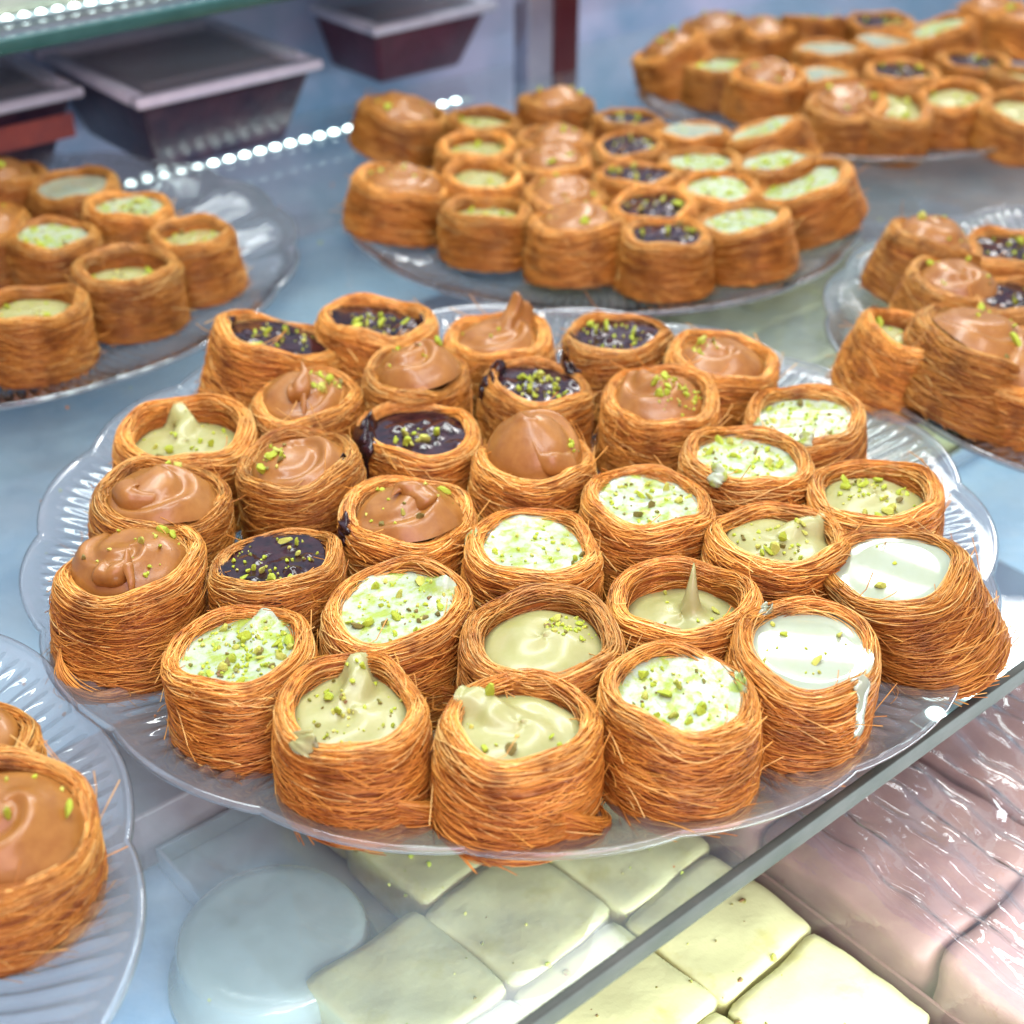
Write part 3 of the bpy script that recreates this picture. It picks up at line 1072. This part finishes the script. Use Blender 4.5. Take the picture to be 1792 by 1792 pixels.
def nest(label, px, py, kind, w=None, tilt=(0, 0), var=0, yaw=None, near=True, nuts=10, fine=30, hs=1.0, shape=None, peak=None, dome=None,
         level=None, drips=(), tips=(), nutarea=None, bits=True, seed=None, zt=None, zrot=None):
    """px,py: centre of the rim in the photo (1792 px); w: width of the rim there"""
    seed = seed if seed is not None else int(px * 7 + py * 13)
    rr = random.Random(seed)
    zbase = 0.0045
    top = zbase + HN * hs
    T = bp(px, py, top)
    depth = T.y * CA + (CZ - T.z) * SA
    k = 1.0
    if w:
        k = w / FPX * depth / 0.0512
    yaw = rr.uniform(-PI, PI) if yaw is None else yaw
    if shape is not None:
        core, st = shape
    elif near:
        core, st = VAR[var % 8]
    else:
        core, st = VAR[(var * 3 + 1) % 8]
    e = empty('pastry_nest')
    tilt = (tilt[0] + rr.uniform(-3, 3), tilt[1] + rr.uniform(-3, 3))
    Rm = Euler((R(tilt[0]), R(tilt[1]), 0)).to_matrix() @ Matrix.Rotation(yaw, 3, 'Z')
    e.rotation_euler = Rm.to_euler()
    zs = hs * rr.uniform(.95, 1.05) if shape not in (LEAN_L, LEAN_R) else 1.0
    e.scale = (k * rr.uniform(.97, 1.03), k * rr.uniform(.97, 1.03), zs)
    ctr = Vector((0, 0, HN * zs))
    if shape is LEAN_L:
        ctr = Vector((0.004 * k, 0.006 * k, HN))
    if shape is LEAN_R:
        ctr = Vector((-0.011 * k, 0.002 * k, HN * 1.06))
    e.location = T - Rm @ ctr
    # keep tilted feet on the plate
    low = min((Rm @ Vector((RN * k * math.cos(a), RN * k * math.sin(a), 0))).z for a in [i * PI / 8 for i in range(16)])
    e.location.z = max(zbase - low * 0.55, 0.003)
    grp = {True: 'pastry nests on the large central plate', False: 'pastry nests on the other plates'}[near]
    tag(e, label, 'pastry nest', grp)
    ob('pastry_wall', core, None, e)
    ob('pastry_strands', st, None, e, kind='stuff')
    holder = (ctr.x / k, ctr.y / k)
    zoff = HN * .06 if shape is LEAN_R else 0.0
    fm_, hf = filling(kind, seed, peak, dome, level)
    f = ob('filling', fm_, None, e)
    f.location = (holder[0], holder[1], zoff)
    f['label'] = {'cream': 'white cream', 'milk': 'smooth ivory cream', 'tan': 'tan nut cream', 'caramel': 'caramel brown cream', 'dark': 'glossy dark fruit'}[kind]
    # pistachio, in world-ish directions: undo yaw so that nutarea is given as seen in the photo
    cy, sy = math.cos(-yaw), math.sin(-yaw)

    def spot():
        for _ in range(50):
            if nutarea:
                ax, ay, ar = nutarea
                t, r = rr.uniform(0, 2 * PI), ar * math.sqrt(rr.random())
                x, y = ax + r * math.cos(t), ay + r * math.sin(t)
            else:
                t, r = rr.uniform(0, 2 * PI), .0182 * math.sqrt(rr.random())
                x, y = r * math.cos(t), r * math.sin(t)
            if math.hypot(x, y) < .0190:
                return (cy * x - sy * y, sy * x + cy * y)
        return (0, 0)
    if bits:
        for _ in range(nuts):
            x, y = spot()
            sz = rr.choice((.0024, .0030, .0036, .0044, .0056, .0064)) * (1.0 if near else 1.25)
            z = float(hf(np.array(x), np.array(y))) + HN + sz * (.10 if kind in ('cream', 'milk') else .20)
            o = ob('pistachio_piece', CH[rr.choice((0, 1, 2, 3, 4, 5, 0, 1, 2, 3, 4, 5, 6)) if kind != 'cream' else rr.choice((0, 1, 2, 3, 4, 5, 6, 7))], None, e)
            o.location = (x + holder[0], y + holder[1], z + zoff)
            o.rotation_euler = (rr.uniform(0, 6), rr.uniform(0, 6), rr.uniform(0, 6))
            o.scale = (sz, sz * rr.uniform(.45, 1), sz * rr.uniform(.4, .9))
        pts = []
        for _ in range(int(fine * .7)):
            x, y = spot()
            sz = rr.uniform(.0007, .0024)
            z = float(hf(np.array(x), np.array(y))) + HN
            pts.append((x, y, z + sz * .15, sz))
        if pts:
            c = ob('pistachio_crumbs', crumbs_mesh('pistachio_crumbs', pts, seed=seed), None, e, kind='stuff')
            c.location = (holder[0], holder[1], zoff)
    for tip in tips:
        # the drawn-out end of the cream: (points in mm above the rim plane, as seen in the photo, start radius in mm)
        path = []
        for (x, y, z) in tip[0]:
            x, y = x * .001, y * .001
            path.append((cy * x - sy * y + holder[0], sy * x + cy * y + holder[1], z * .001 + HN + zoff))
        me = blob_strip(path, [tip[1] * .0006, tip[1] * .00045, tip[1] * .00025, .0002], kind, 'cream_curl', flat=.8, seed=seed)
        ob('cream_curl', me, None, e)
    for (mat, ang, a_start, length, wd) in drips:
        # a smear over the rim at photo direction ang (0 = right, -90 = towards the viewer), running down the outside
        t = R(ang) - yaw
        path = []
        for s in np.linspace(a_start, a_start - length, 7):
            r, z = wall_profile(s)
            nr_, nz_ = profile_normal(s)
            r = float(r + nr_ * .0006)
            z = float(z + nz_ * .0006)
            tt = t + rr.uniform(-.02, .02)
            path.append((r * math.cos(tt), r * math.sin(tt), z))
        me = blob_strip(path, [wd, wd * .9, wd * .6, wd * .65, wd * .5], mat, {'dark': 'jam_drip'}.get(mat, 'cream_drip'), flat=.38, seed=seed)
        ob({'dark': 'jam_drip'}.get(mat, 'cream_drip'), me, None, e)
    return e


# pixel, kind and look of every nest on the large plate
nest('tilted dark fruit nest at the left end of the back row', 486, 600, 'dark', 215, (-4, 13), 0, nuts=7, drips=[('dark', 165, .88, .3, .0038)])
nest('tall dark fruit nest, second from the left in the back row, nuts at its front', 664, 567, 'dark', 197, (-8, 10), 1, nuts=12, drips=[('dark', 20, .9, .25, .004)], nutarea=(0, -.006, .014))
nest('caramel nest with a tall drawn up peak in the back row', 873, 582, 'caramel', 185, (-2, 0), 2, nuts=1, fine=4, dome=.010, peak=[(.004, .004, .006, .014), (.004, .001)], yaw=0)
nest('dark fruit nest in the back row right of the peaked caramel one', 1078, 592, 'dark', 182, (-3, 0), 3, nuts=8, fine=45, drips=[('dark', 205, .9, .35, .0045)])
nest('caramel nest at the right end of the back row with a burnt speck', 1266, 630, 'caramel', 188, (-3, 4), 4, nuts=5, nutarea=(-.01, -.002, .006), dome=.010)
nest('caramel nest with draped nut crumbs in front of the leftmost dark fruit one', 535, 693, 'caramel', 195, (0, 0), 5, nuts=8, dome=.012, nutarea=(.008, .004, .009), yaw=0, tips=[([(-6, -8, 5), (-1, -9, 7), (1, -4, 13), (-1, 2, 17)], 6), ([(0, -6, 11), (1, -13, 4), (1, -17, 0)], 2.5)])
nest('caramel domed nest right behind the spilling glossy dark one', 727, 658, 'caramel', 190, (-2, 0), 6, nuts=4, fine=10, dome=.016, level=-.003, tips=[([(-13, -6, 2), (-7, -8, 5), (-2, -2, 12), (2, 2, 14)], 6)])
nest('dark fruit nest covered in bright green nuts near the middle back', 940, 672, 'dark', 192, (0, 2), 7, nuts=20, fine=40, nutarea=(.001, -.003, .013), drips=[('dark', 150, .90, .30, .0042), ('dark', 185, .88, .3, .004), ('dark', 40, .88, .2, .0035)])
nest('caramel nest with dense nuts on its right half, right of the nutty dark one', 1160, 700, 'caramel', 190, (2, 0), 2, nuts=16, fine=70, dome=.011, nutarea=(.006, -.006, .012), peak=[(-.006, .006, .008, .004), (0, 0)], yaw=0)
nest('white cream nest with a cream blob, farthest of the white ones at right', 1408, 728, 'cream', 200, (-1, -3), 0, nuts=7, fine=60, drips=[('cream', 262, .82, .12, .0028), ('cream', 200, .84, .1, .002)])
nest('tan cream nest with a flat tongue of cream over its back rim', 326, 755, 'tan', 228, (-3, 0), 1, nuts=9, fine=22, peak=[(-.004, .0125, .0062, .009), (0, .004)], yaw=0, level=-.0085)
nest('caramel nest with nuts at its lower left and a dark raisin on its rim', 518, 812, 'caramel', 218, (0, -2), 2, nuts=8, fine=20, dome=.0100, nutarea=(-.008, -.005, .007), drips=[('dark', -20, .83, .05, .0028)])
nest('glossy dark fruit nest spilling over its left side in the middle of the plate', 733, 748, 'dark', 212, (-2, 2), 3, nuts=10, fine=12, nutarea=(-.001, -.006, .009), level=-.0012, drips=[('dark', 190, .92, .6, .0062), ('dark', 172, .92, .45, .0055), ('dark', 208, .9, .7, .0045)])
nest('nest topped with a huge smooth caramel dome and pointed curl', 936, 806, 'caramel', 212, (4, 0), 4, nuts=3, fine=6, dome=.0200, level=-.0020, nutarea=(.016, -.002, .003), yaw=0, tips=[([(16, -8, 1), (8, -14, 5), (1, -13, 8), (-2, -9, 14)], 7)])
nest('white cream nest heaped with green nuts, cream dripping at its lower left', 1308, 805, 'cream', 218, (0, 0), 5, nuts=13, fine=90, nutarea=(-.002, .002, .016), drips=[('cream', 232, .86, .2, .0030)])
nest('caramel nest with a single nut at the far left, between the tan and corner ones', 284, 878, 'caramel', 238, (0, 5), 6, nuts=2, fine=8, dome=.0130, level=-.0035, nutarea=(.002, .016, .004), tips=[([(-14, -4, 4), (-8, -12, 3), (-1, -12, 5), (3, -10, 4)], 8)])
nest('white cream nest with sunken brown green nuts at the centre right', 1132, 880, 'cream', 232, (-2, 3), 7, nuts=14, fine=60)
nest('tan cream nest mounded with green nuts at the far right', 1530, 862, 'tan', 226, (-4, 2), 0, nuts=24, fine=50, dome=.006, nutarea=(.001, 0, .016))
nest('dark fruit nest on the left with a drip down its front notch', 485, 980, 'dark', 232, (-2, 2), 1, nuts=9, fine=60, drips=[('dark', -84, .90, .32, .0036)])
nest('caramel nest with a bright nut in its centre, below the spilling dark one', 711, 892, 'caramel', 232, (0, 2), 2, nuts=5, fine=22, dome=.0145, tips=[([(10, -6, 6), (5, -3, 11), (-2, -2, 13), (-5, -6, 11)], 6)], drips=[('dark', 205, .8, .2, .0036)])
nest('white cream nest with a cream lump on its left rim at the centre', 935, 958, 'cream', 242, (0, 0), 3, nuts=5, fine=45, drips=[('cream', 168, .88, .25, .0022)])
nest('tan cream nest with piled nuts and a cream tongue to its upper right', 1364, 938, 'tan', 240, (-3, 2), 4, nuts=14, fine=40, dome=.006, level=-.0075, nutarea=(-.003, -.001, .014), peak=[(.0125, .009, .0058, .008), (.002, .003)], yaw=0)
nest('shaggy leaning caramel nest at the far left corner of the plate', 232, 985, 'caramel', 252, (2, -1), 0, shape=LEAN_L, nuts=7, fine=18, dome=.0130, yaw=0, tips=[([(-9, -12, 4), (-3, -15, 4), (2, -12, 8), (2, -9, 13)], 6), ([(2, -12, 9), (4, -17, 4), (4, -20, -1)], 2.5)])
nest('white cream nest with nuts and a cream horn at its right rim', 693, 1058, 'cream', 256, (0, 0), 5, nuts=20, fine=80, peak=[(.015, .010, .0045, .007), (.004, .001)], yaw=0)
nest('deep tan cream nest with a thin spike standing in it', 1192, 1045, 'tan', 252, (-3, 0), 6, nuts=4, fine=10, peak=[(.004, .003, .0026, .019), (.002, .007)], yaw=0, level=-.0115)
nest('smooth ivory nest without nuts, tilted, long ragged body at the far right', 1560, 1000, 'milk', 248, (2, -10), 0, shape=LEAN_R, nuts=1, fine=4, yaw=0)
nest('white cream nest thickly covered in green nuts at the lower left', 416, 1128, 'cream', 258, (0, -1), 7, nuts=32, fine=150, peak=[(.004, .015, .005, .004), (0, .002)], yaw=0)
nest('tan cream nest with folded cream and fine green dust at the centre', 950, 1115, 'tan', 262, (0, 1), 2, nuts=4, fine=70, dome=.0060, level=-.0070, nutarea=(.010, .007, .009))
nest('ivory cream nest with a long pale drip down its right side', 1415, 1132, 'milk', 262, (0, 2), 0, nuts=5, fine=14, drips=[('milk', -52, .88, .60, .0023), ('milk', 128, .86, .1, .003)])
nest('tan nest with cream tongue at its back rim and lump at its front left', 613, 1238, 'tan', 272, (0, 0), 3, nuts=9, fine=70, dome=.003, level=-.0065, peak=[(.001, .0125, .0066, .009), (0, .005)], yaw=0, drips=[('tan', 236, .84, .16, .0038)])
nest('white cream nest with large pistachio pieces in the front row', 1190, 1215, 'cream', 268, (0, -1), 4, nuts=15, fine=50, drips=[('cream', 10, .87, .06, .003)])
nest('tan cream nest with cream slumped over its left rim, nearest of all', 912, 1262, 'tan', 282, (-2, 3), 5, nuts=5, fine=8, dome=.004, level=-.0062, peak=[(-.014, .009, .0080, .009), (-.002, .002)], yaw=0)

# ---- the other plates, out of focus
POS = {
 'mid': [
  ('car', 705, 322, 172, (-9, 10), 'front left corner'), ('tan', 852, 364, 158, (-9, 0), 'second of the front row'), ('car', 1008, 390, 160, (-6, 0), 'third of the front row'),
  ('dark', 1166, 408, 166, (-6, 0), 'fourth of the front row'), ('creamn', 1300, 385, 160, (-6, -8), 'fifth of the front row'), ('creamn', 1405, 325, 168, (-4, -20), 'right end of the front row'),
  ('tan', 842, 309, 146, (0, 0), 'second row, beside the caramel ones'), ('car', 988, 335, 150, (0, 0), 'second row, swirled'), ('dark', 1142, 358, 150, (0, 0), 'second row, left of the white ones'),
  ('creamn', 1258, 325, 148, (0, 0), 'second row, right of the dark ones'), ('creamn', 1352, 288, 150, (0, -12), 'second row, right end'), ('tan', 835, 254, 138, (0, 0), 'third row, left'),
  ('car', 965, 282, 140, (0, 0), 'third row, with a yellow nut'), ('dark', 1116, 305, 142, (0, 0), 'third row, glossy'), ('creamn', 1226, 279, 140, (0, 0), 'third row, beside the dark one'),
  ('creamn', 1332, 232, 146, (-2, -22), 'right side, tilted and bright green'), ('car', 712, 200, 150, (-4, 14), 'back left, tipped over'), ('tan', 846, 212, 132, (0, 0), 'fourth row, left'),
  ('car', 968, 240, 134, (0, 0), 'fourth row, middle'), ('dark', 1102, 250, 132, (0, 0), 'fourth row, nutty'), ('milk', 1213, 226, 130, (0, 0), 'fourth row, plain white'),
  ('car', 973, 180, 126, (-4, 0), 'back row, hollow'), ('dark', 1100, 208, 124, (0, 0), 'back row, dark')],
 'left': [
  ('car', 5, 305, 140, (0, 0), 'back, cut by the frame'), ('milk', 130, 322, 140, (0, -4), 'back, plain white'), ('creamn', 225, 365, 150, (0, 0), 'right of the plain one'),
  ('creamn', 92, 408, 152, (0, 0), 'middle, pale green topped'), ('tan', 334, 412, 150, (0, -8), 'right end, with a cream hump'), ('hollow', 220, 465, 170, (0, 0), 'front right, deep and hollow'),
  ('tan', 58, 535, 182, (0, 4), 'front, with a cream tongue'), ('car', -30, 385, 160, (0, 0), 'left, cut by the frame'), ('car', 15, 355, 0, (0, 0), 'behind the pale green one')],
 'top': [
  ('car', 1165, 92, 122, (0, -22), 'left end, tipped over'), ('car', 1248, 45, 116, (0, -10), 'back left'), ('creamn', 1262, 108, 118, (0, 0), 'left, bright cream'),
  ('car', 1338, 45, 112, (0, 0), 'back, second from left'), ('dark', 1425, 35, 112, (-10, 0), 'back, dark and glossy'), ('car', 1345, 135, 124, (10, 0), 'front left, bulky'),
  ('milk', 1450, 85, 118, (0, 0), 'middle, plain white'), ('milk', 1552, 75, 116, (0, 0), 'middle right, plain white'), ('dark', 1540, 35, 112, (0, 0), 'back right, dark'),
  ('creamn', 1640, 52, 118, (0, -14), 'back right, tilted'), ('milk', 1440, 128, 122, (0, 0), 'second row from front, white'), ('dark', 1580, 122, 122, (0, 0), 'second row from front, dark and nutty'),
  ('car', 1485, 182, 132, (10, 0), 'front row, smooth'), ('tan', 1672, 165, 130, (4, 0), 'front row, green dusted'), ('dark', 1708, 105, 120, (0, 0), 'right, dark'),
  ('tan', 1795, 135, 126, (0, 0), 'right end'), ('tan', 1790, 190, 130, (6, 0), 'front right end, cut by the frame'),
  ('tan', 1562, 190, 130, (12, 0), 'front row, between smooth and dusted'), ('car', 1735, 12, 112, (0, 0), 'beyond the rim, in the top right corner'), ('car', 1792, 28, 116, (0, 0), 'beyond the rim, at the corner edge')],
 'right': [
  ('car', 1640, 428, 165, (0, 15), 'back left'), ('car', 1672, 500, 175, (0, 8), 'left, with a round swirl'), ('tan', 1585, 590, 165, (0, 18), 'low at its left rim'), ('dark', 1768, 428, 155, (0, 0), 'back, glossy dark'),
  ('dark', 1774, 520, 172, (0, 0), 'dark with a white glint'), ('car', 1728, 608, 245, (-3, 15), 'front, large and tipped over'), ('car', 1800, 640, 190, (10, 0), 'front right, cut by the frame')],
 'low': [
  ('car', 10, 1450, 305, (6, 14), 'near, wide and ragged'), ('car', -75, 1305, 260, (0, 0), 'behind the near one, cut by the frame')],
}
WHERE = {'mid': 'packed plate behind', 'left': 'left plate', 'top': 'top right plate', 'right': 'right edge plate', 'low': 'lower left plate'}
KW = {'car': 'caramel', 'tan': 'tan cream', 'dark': 'dark fruit', 'creamn': 'green white', 'milk': 'white', 'hollow': 'nutty tan'}
vi = 0
for key, rows in POS.items():
    for (k, px, py, w, tl, words) in rows:
        vi += 1
        if w == 0:
            continue
        kind = {'car': 'caramel', 'tan': 'tan', 'dark': 'dark', 'creamn': 'cream', 'milk': 'milk', 'hollow': 'tan'}[k]
        n = {'car': 3, 'tan': 6, 'dark': 6, 'creamn': 8, 'milk': 0, 'hollow': 9}[k]
        near = False
        e = nest(f'{KW[k]} nest on the {WHERE[key]}, {words}', px, py, kind, w, tl, vi, near=near, nuts=n,
                 fine=(30 if k in ('creamn', 'tan', 'hollow') else 8), shape=(VAR[vi % 8] if key in ('low', 'left', 'right') else None),
                 level=(-.012 if k == 'hollow' else None), hs={'mid': .84, 'top': .84, 'left': .90, 'right': .95, 'low': 1.0}[key])

# ---- crumbs fallen on the plate and the glass
rr = random.Random(77)
pts = []
for _ in range(420):
    t, r = rr.uniform(0, 2 * PI), .183 * math.sqrt(rr.random())
    if t < PI and rr.random() < .6:
        t = -t
    z = .0052 if r < .165 else .0052 + (r - .165) * .18
    pts.append((r * math.cos(t), .531 + r * math.sin(t), z + .0006, rr.uniform(.0006, .0024)))
M['crumb'] = mat_simple('pastry_crumb', (0.62, 0.27, 0.06), 0.5, 300, (0.42, 0.15, 0.04))
c = ob('fallen_crumbs', crumbs_mesh('fallen_crumbs', pts, mats=('crumb', 'nut'), pd=.3, seed=4), None, kind='stuff')
tag(c, 'golden pastry crumbs and nut bits fallen between nests on the large plate', 'crumbs')

pts = []
for _ in range(170):
    c_ = an(rr.uniform(-.25, .7), -rr.uniform(.01, .62), 0.0004)
    pts.append((c_.x, c_.y, c_.z, rr.choice((.0006, .0009, .0014, .0022))))
c = ob('shelf_crumbs', crumbs_mesh('shelf_crumbs', pts, mats=('crumb', 'nut'), pd=.3, seed=8), None, kind='stuff')
tag(c, 'small brown and green crumbs scattered on the glass shelf between the plates', 'crumbs')

# loose fibres lying on the large plate
rg = np.random.default_rng(12)
Vs, Fs, cnt = [], [], 0
for _ in range(420):
    t = rg.uniform(-PI, 0.25) if rg.random() < .75 else rg.uniform(-PI, PI)
    r = rg.uniform(.145, .186) if rg.random() < .7 else rg.uniform(0, .16)
    a0, L, cv = rg.uniform(0, 6.28), rg.uniform(.004, .016), rg.normal(0, 90)
    u = np.linspace(0, 1, 9) * L
    ang = a0 + cv * u
    x = r * math.cos(t) + np.cumsum(np.cos(ang)) * L / 9
    y = .531 + r * math.sin(t) + np.cumsum(np.sin(ang)) * L / 9
    rad_ = np.sqrt(x ** 2 + (y - .531) ** 2)
    z = .0062 + np.clip(rad_ - .168, 0, 1) * .20 + rg.uniform(0, .001) + .001 * np.sin(u / L * 3.1) * rg.random()
    P3 = np.stack([x, y, z], -1)
    w = .00022
    ring = [P3 + np.array(d_) * w for d_ in ((1, 0, 0), (-.5, .87, .2), (-.5, -.87, .2), (0, 0, 1))]
    V3 = np.stack(ring, 1).reshape(-1, 3)
    Vs.append(V3)
    Fs.append(grid_faces(9, 4, True, cnt))
    cnt += len(V3)
fb = ob('fallen_fibres', fast_mesh('fallen_fibres', np.concatenate(Vs), np.concatenate(Fs)), M['crumb'], None, kind='stuff')
tag(fb, 'fine golden pastry fibres scattered over the base of the large plate', 'crumbs')
